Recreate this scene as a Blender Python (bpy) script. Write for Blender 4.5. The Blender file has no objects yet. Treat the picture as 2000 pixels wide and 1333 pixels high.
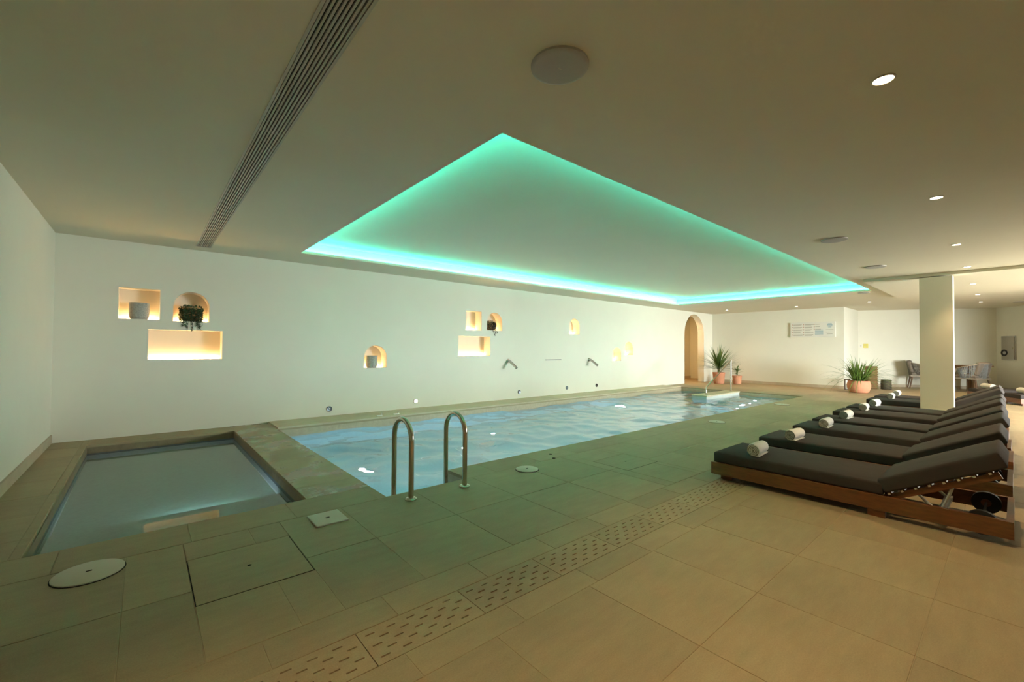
import bpy, bmesh, math, random
from mathutils import Vector, Matrix, noise
from mathutils.geometry import tessellate_polygon

random.seed(7)
PI = math.pi
sc = bpy.context.scene
C = sc.collection

# ------------------------------------------------------------------ camera
def cam_setup():
    yaw, pit, rol = math.radians(49.516), math.radians(1.0255), math.radians(0.3838)
    f = Vector((math.cos(pit)*math.cos(yaw), math.cos(pit)*math.sin(yaw), math.sin(pit)))
    r = Vector((math.sin(yaw), -math.cos(yaw), 0))
    u = r.cross(f)
    c, s = math.cos(rol), math.sin(rol)
    r2, u2 = c*r + s*u, -s*r + c*u
    cd = bpy.data.cameras.new('camera')
    cd.sensor_width = 36.0
    cd.sensor_fit = 'HORIZONTAL'
    cd.lens = 15.132
    cd.clip_start = 0.05
    cd.clip_end = 200
    o = bpy.data.objects.new('camera', cd)
    C.objects.link(o)
    m = Matrix((r2, u2, -f)).transposed().to_4x4()
    m.translation = Vector((0, 0, 1.34))
    o.matrix_world = m
    sc.camera = o
cam_setup()

# ------------------------------------------------------------------ world, exposure, render
DAY = 44.0            # daylight through the terrace window
COVE = 18.0            # teal tape in the ceiling recess
NICHE = 19.0           # warm tape in the wall niches
SPOT = 102.0           # warm downlights
POOL = 225.0           # underwater lamps
w = bpy.data.worlds.new('sky')
sc.world = w
w.use_nodes = True
bg = w.node_tree.nodes['Background']
bg.inputs[0].default_value = (0.96, 1.0, 0.99, 1)
bg.inputs[1].default_value = DAY
vs = sc.view_settings
vs.view_transform = 'Standard'
vs.look = 'None'
vs.exposure = 0.70
vs.gamma = 1.0
vs.use_curve_mapping = False
cy = sc.cycles
cy.max_bounces = 9
cy.diffuse_bounces = 4
cy.glossy_bounces = 3
cy.transmission_bounces = 5
cy.transparent_max_bounces = 8
cy.sample_clamp_indirect = 6.0
cy.caustics_refractive = True
cy.caustics_reflective = False
cy.blur_glossy = 0.0
cy.use_adaptive_sampling = True
cy.adaptive_threshold = 0.1
cy.use_denoising = True
try:
    cy.denoiser = 'OPENIMAGEDENOISE'
except Exception:
    pass

# window portal (only guides the sampling of the daylight in the window opening)
WX0, WX1, WY, WZ1 = 11.6, 16.0, -5.0, 2.5
pl = bpy.data.lights.new('window_portal', 'AREA')
pl.shape = 'RECTANGLE'
pl.size, pl.size_y = WX1-WX0, WZ1-0.05
pl.cycles.is_portal = True
po = bpy.data.objects.new('window_portal', pl)
po.location = ((WX0+WX1)/2, WY-0.12, WZ1/2)
po.rotation_euler = (PI/2, 0, 0)
C.objects.link(po)

# ------------------------------------------------------------------ materials
MATS = {}
def mat(name, col, rough=0.6, metal=0.0, var=0.0, scale=8.0, bump=0.0, bscale=60.0, rnd=0.0, emit=None, estr=0.0, spec=0.5, col2=None, stretch=None):
    if name in MATS:
        return MATS[name]
    m = bpy.data.materials.new(name)
    MATS[name] = m
    m.use_nodes = True
    nt = m.node_tree
    N, L = nt.nodes, nt.links
    b = N['Principled BSDF']
    b.inputs['Base Color'].default_value = (*col, 1)
    b.inputs['Roughness'].default_value = rough
    b.inputs['Metallic'].default_value = metal
    b.inputs['Specular IOR Level'].default_value = spec
    geo = N.new('ShaderNodeNewGeometry')
    vec = geo.outputs['Position']
    if stretch:
        mp = N.new('ShaderNodeMapping')
        mp.inputs['Scale'].default_value = stretch
        L.new(vec, mp.inputs['Vector'])
        vec = mp.outputs['Vector']
    out = None
    if var or col2:
        n = N.new('ShaderNodeTexNoise')
        n.inputs['Scale'].default_value = scale
        n.inputs['Detail'].default_value = 6
        n.inputs['Roughness'].default_value = 0.65
        L.new(vec, n.inputs['Vector'])
        cr = N.new('ShaderNodeValToRGB')
        cr.color_ramp.elements[0].position = 0.3
        cr.color_ramp.elements[1].position = 0.7
        c2 = col2 if col2 else tuple(min(1, c*(1+var)) for c in col)
        c1 = col if col2 else tuple(c*(1-var) for c in col)
        cr.color_ramp.elements[0].color = (*c1, 1)
        cr.color_ramp.elements[1].color = (*c2, 1)
        L.new(n.outputs['Fac'], cr.inputs['Fac'])
        out = cr.outputs['Color']
    if rnd:
        oi = N.new('ShaderNodeObjectInfo')
        mr = N.new('ShaderNodeMapRange')
        mr.inputs[3].default_value = 1-rnd
        mr.inputs[4].default_value = 1+rnd
        L.new(oi.outputs['Random'], mr.inputs[0])
        mx = N.new('ShaderNodeVectorMath'); mx.operation = 'SCALE'
        if out is None:
            mx.inputs[0].default_value = col
        else:
            L.new(out, mx.inputs[0])
        L.new(mr.outputs[0], mx.inputs['Scale'])
        out = mx.outputs[0]
    if out is not None:
        L.new(out, b.inputs['Base Color'])
    if bump:
        n2 = N.new('ShaderNodeTexNoise')
        n2.inputs['Scale'].default_value = bscale
        n2.inputs['Detail'].default_value = 4
        L.new(vec, n2.inputs['Vector'])
        bp = N.new('ShaderNodeBump')
        bp.inputs['Strength'].default_value = bump
        bp.inputs['Distance'].default_value = 0.01
        L.new(n2.outputs['Fac'], bp.inputs['Height'])
        L.new(bp.outputs['Normal'], b.inputs['Normal'])
    if emit:
        b.inputs['Emission Color'].default_value = (*emit, 1)
        b.inputs['Emission Strength'].default_value = estr
    return m

PLASTER = mat('plaster', (0.84, 0.82, 0.70), 0.85, var=0.015, scale=1.5, bump=0.05, bscale=90, spec=0.2)
CEIL = mat('ceiling_paint', (0.79, 0.74, 0.60), 0.9, var=0.01, scale=2, spec=0.2)
STONE = (0.36, 0.278, 0.163)

def stone_mat(name, base, joints=False, wet=False):
    m = bpy.data.materials.new(name)
    MATS[name] = m
    m.use_nodes = True
    nt = m.node_tree; N, L = nt.nodes, nt.links
    b = N['Principled BSDF']
    b.inputs['Specular IOR Level'].default_value = 0.35
    geo = N.new('ShaderNodeNewGeometry')
    def ns(scale, detail, rough=0.6, vec=None):
        n = N.new('ShaderNodeTexNoise')
        n.inputs['Scale'].default_value = scale
        n.inputs['Detail'].default_value = detail
        n.inputs['Roughness'].default_value = rough
        L.new(vec or geo.outputs['Position'], n.inputs['Vector'])
        return n.outputs['Fac']
    def math_(op, a, bb=None, cc=None):
        n = N.new('ShaderNodeMath'); n.operation = op
        for i, v in enumerate((a, bb, cc)):
            if v is None: continue
            if isinstance(v, (int, float)): n.inputs[i].default_value = v
            else: L.new(v, n.inputs[i])
        return n.outputs[0]
    # broad clouds, streaks along x, fine grain
    mp = N.new('ShaderNodeMapping'); mp.inputs['Scale'].default_value = (1.2, 5.0, 1.0)
    L.new(geo.outputs['Position'], mp.inputs['Vector'])
    clouds = ns(1.6, 5)
    streak = ns(3.0, 6, 0.7, mp.outputs['Vector'])
    grain = ns(150, 3, 0.8)
    f = math_('MULTIPLY_ADD', clouds, 0.35, 0.0)
    f = math_('MULTIPLY_ADD', streak, 0.45, f)
    f = math_('MULTIPLY_ADD', grain, 0.75, f)          # mean ~0.775
    if joints:
        sp = N.new('ShaderNodeSeparateXYZ'); L.new(geo.outputs['Position'], sp.inputs[0])
        u = math_('DIVIDE', math_('SUBTRACT', sp.outputs['X'], 1.267), 0.667)
        v = math_('DIVIDE', math_('SUBTRACT', sp.outputs['Y'], 0.30), 0.645)
        cb = N.new('ShaderNodeCombineXYZ')
        L.new(math_('FLOOR', u), cb.inputs[0]); L.new(math_('FLOOR', v), cb.inputs[1])
        wn = N.new('ShaderNodeTexWhiteNoise'); wn.noise_dimensions = '2D'
        L.new(cb.outputs[0], wn.inputs['Vector'])
        rnd = wn.outputs['Value']
        du = math_('ABSOLUTE', math_('SUBTRACT', math_('FRACT', math_('ADD', u, 0.5)), 0.5))
        dv = math_('ABSOLUTE', math_('SUBTRACT', math_('FRACT', math_('ADD', v, 0.5)), 0.5))
        jl = math_('LESS_THAN', math_('MINIMUM', du, dv), 0.006)
    else:
        oi = N.new('ShaderNodeObjectInfo'); rnd = oi.outputs['Random']
        jl = None
    f = math_('MULTIPLY_ADD', rnd, 0.16, f)
    f = math_('SUBTRACT', f, 0.855)
    f = math_('MULTIPLY_ADD', f, 0.85, 1.0)
    if jl is not None:
        f = math_('MULTIPLY_ADD', jl, 0.25, f)
    if wet:
        wv = ns(2.6, 5, 0.55)
        wr = N.new('ShaderNodeMapRange'); wr.inputs[1].default_value = 0.48; wr.inputs[2].default_value = 0.56
        L.new(wv, wr.inputs[0])
        f = math_('MULTIPLY', f, math_('MULTIPLY_ADD', wr.outputs[0], -0.22, 1.0))
        L.new(math_('MULTIPLY_ADD', wr.outputs[0], -0.3, 0.55), b.inputs['Roughness'])
    else:
        b.inputs['Roughness'].default_value = 0.55
    sv = N.new('ShaderNodeVectorMath'); sv.operation = 'SCALE'
    sv.inputs[0].default_value = base
    L.new(f, sv.inputs['Scale'])
    L.new(sv.outputs[0], b.inputs['Base Color'])
    bp = N.new('ShaderNodeBump'); bp.inputs['Strength'].default_value = 0.12; bp.inputs['Distance'].default_value = 0.004
    L.new(grain, bp.inputs['Height']); L.new(bp.outputs['Normal'], b.inputs['Normal'])
    return m
TILE = stone_mat('limestone_tile', STONE)
TILEFAR = stone_mat('limestone_floor', STONE, joints=True)
WETSTONE = stone_mat('wet_limestone', (0.40, 0.315, 0.19), wet=True)
COPE = stone_mat('pale_coping_stone', (0.62, 0.53, 0.36))
GROUT = mat('grout', (0.42, 0.34, 0.21), 0.9)
SKIRT = mat('skirting_stone', (0.55, 0.46, 0.33), 0.6, var=0.08, scale=6)
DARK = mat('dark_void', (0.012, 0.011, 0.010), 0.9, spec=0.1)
HATCHGAP = mat('black_gap', (0.03, 0.028, 0.022), 0.9, spec=0.1)
CHROME = mat('stainless_steel', (0.62, 0.57, 0.48), 0.16, 1.0)
STEEL = mat('brushed_steel', (0.50, 0.49, 0.46), 0.35, 1.0, var=0.05, scale=30)
WHITEPL = mat('white_plastic', (0.60, 0.57, 0.46), 0.45)
SPKGREY = mat('grey_grille', (0.48, 0.46, 0.43), 0.7, bump=0.2, bscale=400)
TEAK = mat('oiled_teak', (0.16, 0.056, 0.015), 0.42, var=0.3, scale=9, stretch=(6, 1, 6), rnd=0.06, bump=0.06, bscale=40)
TEAK2 = mat('table_wood', (0.30, 0.17, 0.08), 0.5, var=0.25, scale=9, stretch=(1, 6, 6))
CANVAS = mat('charcoal_canvas', (0.052, 0.043, 0.039), 0.9, var=0.1, scale=4, bump=0.35, bscale=7, spec=0.2)
TOWEL = mat('white_terry', (0.80, 0.78, 0.70), 0.95, bump=0.5, bscale=120, spec=0.1)
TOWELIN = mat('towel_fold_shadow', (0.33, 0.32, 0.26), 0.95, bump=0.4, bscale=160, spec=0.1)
RUBBER = mat('black_rubber', (0.02, 0.018, 0.017), 0.7)
ALU = mat('white_aluminium', (0.75, 0.73, 0.68), 0.35, 0.6)
TERRA = mat('terracotta', (0.62, 0.27, 0.15), 0.8, var=0.1, scale=6)
SOIL = mat('potting_soil', (0.06, 0.04, 0.025), 0.95, bump=0.5, bscale=80)
LEAF = mat('green_leaf', (0.085, 0.16, 0.028), 0.5, col2=(0.16, 0.26, 0.05), scale=14)
LEAFD = mat('dark_green_leaf', (0.03, 0.055, 0.022), 0.55, col2=(0.07, 0.11, 0.04), scale=20)
LEAFP = mat('purple_leaf', (0.06, 0.03, 0.035), 0.55, col2=(0.10, 0.10, 0.05), scale=24)
POTGREY = mat('speckled_grey_stoneware', (0.30, 0.29, 0.26), 0.85, col2=(0.55, 0.54, 0.48), scale=45, bump=0.6, bscale=60)
POTTAN = mat('tan_clay', (0.42, 0.24, 0.11), 0.8, var=0.15, scale=12)
WICKER = mat('wicker', (0.33, 0.20, 0.08), 0.7, col2=(0.16, 0.09, 0.03), scale=40, stretch=(1, 1, 4), bump=0.5, bscale=90)
ROPE = mat('grey_rope', (0.17, 0.15, 0.12), 0.8, var=0.2, scale=60)
ROPEB = mat('blue_grey_rope', (0.26, 0.27, 0.26), 0.8, var=0.2, scale=60)
CUSH = mat('grey_cushion', (0.20, 0.165, 0.13), 0.9, var=0.08, scale=10)
PVCWHITE = mat('chair_frame', (0.33, 0.28, 0.21), 0.5)
SIGNW = mat('sign_white', (0.80, 0.79, 0.72), 0.5)
SIGNBLUE = mat('sign_print_blue', (0.33, 0.45, 0.50), 0.6)
SIGNGREY = mat('sign_print_grey', (0.45, 0.43, 0.36), 0.6)
SIGNRED = mat('sign_print_red', (0.55, 0.36, 0.28), 0.6)
YELLOW = mat('yellow_sign', (0.62, 0.52, 0.06), 0.5)
BASIN = mat('pool_mosaic', (0.40, 0.68, 0.71), 0.4, var=0.08, scale=30)
BASINK = mat('toddler_pool_lit_mosaic', (0.78, 0.86, 0.92), 0.45, var=0.08, scale=30)  # pale wall mosaic, lightened further to carry the underwater glow
BASINF = mat('toddler_pool_dim_floor_mosaic', (0.24, 0.42, 0.34), 0.45, var=0.1, scale=30)  # pale green floor, dim light darkened into its colour
BAND = mat('waterline_tile', (0.20, 0.26, 0.34), 0.3, var=0.2, scale=26)
BANDS = mat('pool_edge_stone', (0.56, 0.47, 0.32), 0.55, var=0.12, scale=14)
BANDW = mat('basin_stone_face', (0.27, 0.21, 0.13), 0.5, var=0.2, scale=14)
TEAL = mat('teal_led', (0, 0, 0), 0.5, emit=(0.03, 0.86, 0.68), estr=COVE*10)
WARMLED = mat('warm_led', (0, 0, 0), 0.5, emit=(1.0, 0.60, 0.25), estr=NICHE*4)
LENS = mat('downlight_lens', (0.8, 0.8, 0.8), 0.5, emit=(1.0, 0.80, 0.55), estr=14)
POOLLED = mat('pool_lamp_lens', (0.5, 0.5, 0.5), 0.5, emit=(0.66, 0.80, 1.0), estr=POOL)
STEPLED = mat('step_lamp_lens', (0.5, 0.5, 0.5), 0.5, emit=(0.72, 0.82, 1.0), estr=POOL*0.5)
WALLLED = mat('wall_lamp_lens', (0.5, 0.5, 0.5), 0.5, emit=(1.0, 0.95, 0.85), estr=1.4)

def glass_pane():
    m = bpy.data.materials.new('window_glass'); m.use_nodes = True
    nt = m.node_tree; N, L = nt.nodes, nt.links
    N.remove(N['Principled BSDF'])
    t = N.new('ShaderNodeBsdfTransparent'); t.inputs[0].default_value = (0.95, 0.97, 0.97, 1)
    g = N.new('ShaderNodeBsdfGlossy'); g.inputs['Roughness'].default_value = 0.0
    fr = N.new('ShaderNodeFresnel'); fr.inputs[0].default_value = 1.2
    mx = N.new('ShaderNodeMixShader')
    L.new(fr.outputs[0], mx.inputs[0]); L.new(t.outputs[0], mx.inputs[1]); L.new(g.outputs[0], mx.inputs[2])
    L.new(mx.outputs[0], N['Material Output'].inputs[0])
    return m
GLASS = glass_pane()

def water_mat(name, tint, bump, scale):
    m = bpy.data.materials.new(name); m.use_nodes = True
    nt = m.node_tree; N, L = nt.nodes, nt.links
    b = N['Principled BSDF']
    b.inputs['Base Color'].default_value = (*tint, 1)
    b.inputs['Roughness'].default_value = 0.0
    b.inputs['IOR'].default_value = 1.33
    b.inputs['Transmission Weight'].default_value = 1.0
    geo = N.new('ShaderNodeNewGeometry')
    n = N.new('ShaderNodeTexNoise'); n.inputs['Scale'].default_value = scale; n.inputs['Detail'].default_value = 2
    L.new(geo.outputs['Position'], n.inputs['Vector'])
    bp = N.new('ShaderNodeBump'); bp.inputs['Strength'].default_value = bump; bp.inputs['Distance'].default_value = 0.02
    L.new(n.outputs['Fac'], bp.inputs['Height']); L.new(bp.outputs['Normal'], b.inputs['Normal'])
    return m
WATER = water_mat('pool_water', (0.84, 0.97, 0.98), 0.05, 5.0)
WATERK = water_mat('toddler_pool_water', (0.78, 0.92, 0.88), 0.01, 3.0)

# ------------------------------------------------------------------ mesh helpers
class MB:
    def __init__(s): s.v = []; s.f = []
    def quad(s, *p):
        n = len(s.v); s.v += [tuple(q) for q in p]; s.f.append(tuple(range(n, n+len(p)))); return s
    def box(s, x0, y0, z0, x1, y1, z1, M=None):
        n = len(s.v)
        P = [(x0,y0,z0),(x1,y0,z0),(x1,y1,z0),(x0,y1,z0),(x0,y0,z1),(x1,y0,z1),(x1,y1,z1),(x0,y1,z1)]
        if M is not None: P = [tuple(M @ Vector(p)) for p in P]
        s.v += P
        s.f += [tuple(n+i for i in q) for q in ((3,2,1,0),(4,5,6,7),(0,1,5,4),(1,2,6,5),(2,3,7,6),(3,0,4,7))]
        return s
    def tube(s, path, r, n=12, cap=True, radii=None):
        path = [Vector(p) for p in path]
        base = len(s.v); up = None
        for i, p in enumerate(path):
            a = path[max(i-1, 0)]; b = path[min(i+1, len(path)-1)]
            t = (b-a).normalized()
            if up is None:
                up = Vector((0,0,1)) if abs(t.z) < 0.9 else Vector((1,0,0))
            x = t.cross(up)
            if x.length < 1e-4: x = t.orthogonal()
            x.normalize(); up = x.cross(t).normalized()
            rr = radii[i] if radii else r
            for k in range(n):
                a_ = 2*PI*k/n
                s.v.append(tuple(p + rr*(math.cos(a_)*x + math.sin(a_)*up)))
        for i in range(len(path)-1):
            for k in range(n):
                k2 = (k+1) % n
                s.f.append((base+i*n+k, base+i*n+k2, base+(i+1)*n+k2, base+(i+1)*n+k))
        if cap:
            s.f.append(tuple(base+k for k in reversed(range(n))))
            s.f.append(tuple(base+(len(path)-1)*n+k for k in range(n)))
        return s
    def lathe(s, prof, n=28, c=(0,0,0)):
        base = len(s.v)
        for r, z in prof:
            for k in range(n):
                a = 2*PI*k/n
                s.v.append((c[0]+r*math.cos(a), c[1]+r*math.sin(a), c[2]+z))
        for i in range(len(prof)-1):
            for k in range(n):
                k2 = (k+1) % n
                s.f.append((base+i*n+k, base+i*n+k2, base+(i+1)*n+k2, base+(i+1)*n+k))
        s.f.append(tuple(base+k for k in reversed(range(n))))
        s.f.append(tuple(base+(len(prof)-1)*n+k for k in range(n)))
        return s
    def holed(s, outer, holes, fn):
        """flat polygon with holes; 2D loops mapped to 3D with fn(u, v)"""
        loops = [[Vector((u, v, 0)) for u, v in outer]] + [[Vector((u, v, 0)) for u, v in h] for h in holes]
        tris = tessellate_polygon(loops)
        flat = [p for l in loops for p in l]
        n = len(s.v)
        s.v += [tuple(fn(p.x, p.y)) for p in flat]
        s.f += [tuple(n+i for i in t) for t in tris]
        return s
    def mesh(s, name):
        me = bpy.data.meshes.new(name)
        me.from_pydata(s.v, [], s.f)
        me.update()
        return me
    def build(s, name, m, parent=None, smooth=False, flip=False, recalc=False):
        me = s.mesh(name)
        if recalc:
            bm = bmesh.new(); bm.from_mesh(me)
            bmesh.ops.recalc_face_normals(bm, faces=bm.faces)
            bm.to_mesh(me); bm.free()
        if flip: me.flip_normals()
        me.materials.append(m)
        if smooth:
            me.shade_smooth()
            try: me.set_sharp_from_angle(angle=math.radians(40))
            except Exception: pass
        return link(name, me, parent)

def link(name, me, parent=None):
    o = bpy.data.objects.new(name, me)
    C.objects.link(o)
    if parent: o.parent = parent
    return o
def empty(name, loc=(0,0,0), rz=0):
    o = bpy.data.objects.new(name, None)
    o.empty_display_size = 0.1
    o.location = loc; o.rotation_euler = (0, 0, rz)
    C.objects.link(o)
    return o
def tag(o, label=None, cat=None, group=None, kind=None):
    if label: o['label'] = label
    if cat: o['category'] = cat
    if group: o['group'] = group
    if kind: o['kind'] = kind
    return o
def struct(o, label=None):
    o['kind'] = 'structure'
    if label: o['label'] = label
    return o
def copy_tree(o, parent=None):
    c = o.copy(); C.objects.link(c)
    c.parent = parent
    for ch in o.children:
        copy_tree(ch, c)
    return c
def rounded_box(x0, y0, z0, x1, y1, z1, r, puff=0.0, seg=3, cuts=6):
    bm = bmesh.new()
    bmesh.ops.create_cube(bm, size=1)
    bmesh.ops.scale(bm, vec=(x1-x0, y1-y0, z1-z0), verts=bm.verts)
    bmesh.ops.translate(bm, vec=((x0+x1)/2, (y0+y1)/2, (z0+z1)/2), verts=bm.verts)
    bmesh.ops.bevel(bm, geom=bm.edges[:], offset=r, segments=seg, profile=0.6, affect='EDGES')
    if puff:
        bmesh.ops.subdivide_edges(bm, edges=[e for e in bm.edges if e.calc_length() > 0.15], cuts=cuts, use_grid_fill=True)
        for v in bm.verts:
            a = (v.co.x-x0)/(x1-x0); b = (v.co.y-y0)/(y1-y0); t = (v.co.z-z0)/(z1-z0)
            if t > 0.5:
                v.co.z += puff*(math.sin(PI*min(1, max(0, a)))**0.5)*(math.sin(PI*min(1, max(0, b)))**0.5) - puff*0.4
                v.co.z += 0.004*noise.noise(Vector((v.co.x*6, v.co.y*4, 0)))
    return bm
def bm_obj(bm, name, m, parent=None, M=None, smooth=True):
    me = bpy.data.meshes.new(name)
    if M is not None: bmesh.ops.transform(bm, matrix=M, verts=bm.verts)
    bmesh.ops.recalc_face_normals(bm, faces=bm.faces)
    bm.to_mesh(me); bm.free()
    me.materials.append(m)
    if smooth: me.shade_smooth()
    return link(name, me, parent)

# ------------------------------------------------------------------ dimensions of the hall
XL, YB, YF, H = -0.96, 8.59, -5.0, 2.90
XS = 18.80                        # wall with the notice board
KX0, KX1, KY0, KY1 = -0.57, 1.11, 4.08, 8.12        # toddler pool
PX0, PX1, PY0, PY1 = 1.68, 14.75, 4.08, 7.86        # swimming pool
RX0, RX1, RY0 = 1.68, 2.56, 3.70                    # ladder recess
TXE = 9.27                        # tiles are built one by one up to here

# ------------------------------------------------------------------ floor
fl = MB()
def slab(x0, y0, x1, y1, z=-0.0025): fl.box(x0, y0, -0.3, x1, y1, z)
slab(XL, -1.62, TXE, 1.755); slab(XL, 2.02, TXE, RY0)
fl.box(XL, 1.755, -0.3, TXE, 2.02, -0.09)
slab(XL, RY0, RX0, KY0); slab(RX1, RY0, TXE, PY0)
slab(XL, KY0, KX0, YB); slab(KX0, KY1, KX1, YB); slab(KX1, KY0, PX0, YB); slab(PX0, PY1, PX1, YB)
floor = fl.build('floor', GROUT)
struct(floor, 'beige limestone tiled floor around the pools')
ff = MB()
ff.box(XL, YF, -0.3, TXE, -1.62, 0); ff.box(TXE, YF, -0.3, PX1, PY0, 0); ff.box(PX1, YF, -0.3, 24.5, YB, 0)
ff.box(15.0, YB, -0.3, 20.0, 10.4, 0)
ff.build('far_paving', TILEFAR, floor)

HATCHES = [(0.22, 2.755, 0.805, 3.375), (4.09, 2.80, 4.70, 3.29)]
def subtract(r, h):
    x0, y0, x1, y1 = r; a0, b0, a1, b1 = h
    if a0 >= x1 or a1 <= x0 or b0 >= y1 or b1 <= y0: return [r]
    o = []
    if a0 > x0: o.append((x0, y0, a0, y1))
    if a1 < x1: o.append((a1, y0, x1, y1))
    cx0, cx1 = max(x0, a0), min(x1, a1)
    if b0 > y0: o.append((cx0, y0, cx1, b0))
    if b1 < y1: o.append((cx0, b1, cx1, y1))
    return [q for q in o if q[2]-q[0] > 0.02 and q[3]-q[1] > 0.02]
MESHC = {}
def tile(x0, y0, x1, y1, m=TILE, z=0.0, name='tile', t=0.02, gap=0.0017):
    w_, h_ = round(x1-x0, 3), round(y1-y0, 3)
    key = (w_, h_, m.name, t)
    if key not in MESHC:
        a, b = w_/2-gap, h_/2-gap; c = 0.0015
        mb = MB()
        v = [(-a,-b,-t),(a,-b,-t),(a,b,-t),(-a,b,-t),(-a,-b,-c),(a,-b,-c),(a,b,-c),(-a,b,-c),
             (-a+c,-b+c,0),(a-c,-b+c,0),(a-c,b-c,0),(-a+c,b-c,0)]
        mb.v = v
        mb.f = [(8,9,10,11)] + [(i, (i+1) % 4, 4+(i+1) % 4, 4+i) for i in range(4)] + [(4+i, 4+(i+1) % 4, 8+(i+1) % 4, 8+i) for i in range(4)]
        me = mb.mesh(name); me.materials.append(m)
        MESHC[key] = me
    o = link(name, MESHC[key], floor)
    o.location = ((x0+x1)/2, (y0+y1)/2, z+random.uniform(-0.0006, 0.0006))
    return o
def run(lo, hi, first, pitch):
    k = math.ceil((lo-first)/pitch - 1e-6)
    xs = [lo]
    while first+k*pitch < hi-1e-6:
        if first+k*pitch - xs[-1] > 0.04: xs.append(first+k*pitch)
        k += 1
    if hi-xs[-1] < 0.04 and len(xs) > 1: xs.pop()
    return xs+[hi]
ROWS = [(-1.62, -0.98), (-0.98, -0.34), (-0.34, 0.30), (0.30, 0.94), (0.94, 1.58), (2.24, 2.94), (2.94, 3.68)]
for ri, (y0, y1) in enumerate(ROWS):
    xs = run(XL, TXE, 1.267, 0.667)
    for a, b in zip(xs, xs[1:]):
        rects = [(a, y0, b, y1)]
        for h in HATCHES:
            rects = [q for r in rects for q in subtract(r, h)]
        for q in rects: tile(*q)
for y0, y1, first in ((1.58, 1.755, 0.89), (2.02, 2.24, 0.99)):
    xs = run(XL, TXE, first, 0.565)
    for a, b in zip(xs, xs[1:]): tile(a, y0, b, y1)
for lo, hi in ((XL, RX0), (RX1, TXE)):                       # pool edge row
    xs = run(lo, hi, -0.40, 0.667)
    for a, b in zip(xs, xs[1:]): tile(a, 3.68, b, PY0, TILE)
ys = run(KY0, YB, 4.46, 0.60)
for a, b in zip(ys, ys[1:]):
    tile(XL, a, KX0-0.055, b); tile(KX0-0.055, a, KX0, b)
    tile(KX1, a, PX0, b, WETSTONE)
xs = run(KX0, KX1, 0.0, 0.6)
for a, b in zip(xs, xs[1:]): tile(a, KY1, b, YB)
xs = run(PX0, PX1, 2.4, 1.2)
for a, b in zip(xs, xs[1:]): tile(a, PY1, b, YB, COPE, z=0.025, name='coping_stone', t=0.06)

# slotted drain channel
dr = empty('drain_channel', (0, 0, 0))
tag(dr, 'long slotted stone drain channel crossing the tiled floor', 'drain')
GL, GY0, GY1 = 0.565, 1.757, 2.018
def grate_mesh():
    mb = MB()
    outer = [(0.002, 0), (GL-0.002, 0), (GL-0.002, GY1-GY0), (0.002, GY1-GY0)]
    holes = []
    for r in range(5):
        y = 0.042 + r*0.044
        off = 0.03 + (r % 2)*0.05
        for c in range(5):
            x = off + c*0.104
            if x+0.052 < GL-0.015:
                holes.append([(x, y-0.0042), (x, y+0.0042), (x+0.044, y+0.0042), (x+0.044, y-0.0042)])
    mb.holed(outer, holes, lambda u, v: (u, v, 0))
    for h in holes:
        n = len(h)
        for i in range(n):
            p, q = h[i], h[(i+1) % n]
            mb.quad((p[0], p[1], 0), (q[0], q[1], 0), (q[0], q[1], -0.03), (p[0], p[1], -0.03))
    for i in range(4):
        p, q = outer[i], outer[(i+1) % 4]
        mb.quad((p[0], p[1], -0.03), (q[0], q[1], -0.03), (q[0], q[1], 0), (p[0], p[1], 0))
    me = mb.mesh('grate'); me.materials.append(TILE)
    return me
gm = grate_mesh()
for k in range(-3, 15):
    o = link('grate', gm, dr); o.location = (0.772+k*GL-0.0, GY0, -0.001)
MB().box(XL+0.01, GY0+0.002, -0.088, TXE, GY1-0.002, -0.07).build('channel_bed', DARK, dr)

# floor hatches and lids
def hatch(x0, y0, x1, y1, label):
    o = empty('access_hatch', ((x0+x1)/2, (y0+y1)/2, 0))
    tag(o, label, 'hatch', 'floor access hatches')
    a, b = (x1-x0)/2, (y1-y0)/2
    MB().box(-a+0.001, -b+0.001, -0.030, a-0.001, b-0.001, -0.0010).build('gap_frame', HATCHGAP, o)
    MB().box(-a+0.006, -b+0.006, -0.012, a-0.006, b-0.006, 0.0005).build('cover_tile', TILE, o)
    MB().lathe([(0.008, 0), (0.012, 0.0012), (0.006, 0.0016)], 12, (0, 0, 0)).build('lift_hole', HATCHGAP, o)
hatch(*HATCHES[0], 'square tiled access hatch with black joint in front of the small pool')
hatch(*HATCHES[1], 'square tiled access hatch between ladder and grey sun loungers')
def lid(x, y, r, label, sq=None):
    o = empty('skimmer_lid', (x, y, 0.0))
    tag(o, label, 'lid', 'white skimmer lids in the floor')
    if sq:
        a, b = sq
        bm = rounded_box(-a, -b, 0.0, a, b, 0.010, 0.004, seg=2)
        bm_obj(bm, 'plate', WHITEPL, o, smooth=False)
    else:
        MB().lathe([(r+0.005, 0.0002), (r+0.005, 0.003), (r, 0.0035)], 40).build('rim', HATCHGAP, o)
        MB().lathe([(r, 0.001), (r, 0.009), (r-0.008, 0.012), (0.002, 0.0135)], 40).build('plate', WHITEPL, o, smooth=True)
    MB().box(-0.014, -0.007, 0.0125 if not sq else 0.009, 0.014, 0.007, 0.0145 if not sq else 0.0112).build('finger_slot', HATCHGAP, o)
lid(-0.227, 3.56, 0.160, 'large round white skimmer lid nearest the left wall')
lid(1.112, 3.51, 0.1, 'square white skimmer lid between the two pools', sq=(0.118, 0.132))
lid(3.25, 3.535, 0.125, 'round white skimmer lid right of the pool ladder')
lid(8.12, 3.63, 0.14, 'round white skimmer lid halfway along the pool deck')
lid(12.01, 3.77, 0.16, 'round white skimmer lid farthest along the pool deck')
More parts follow.
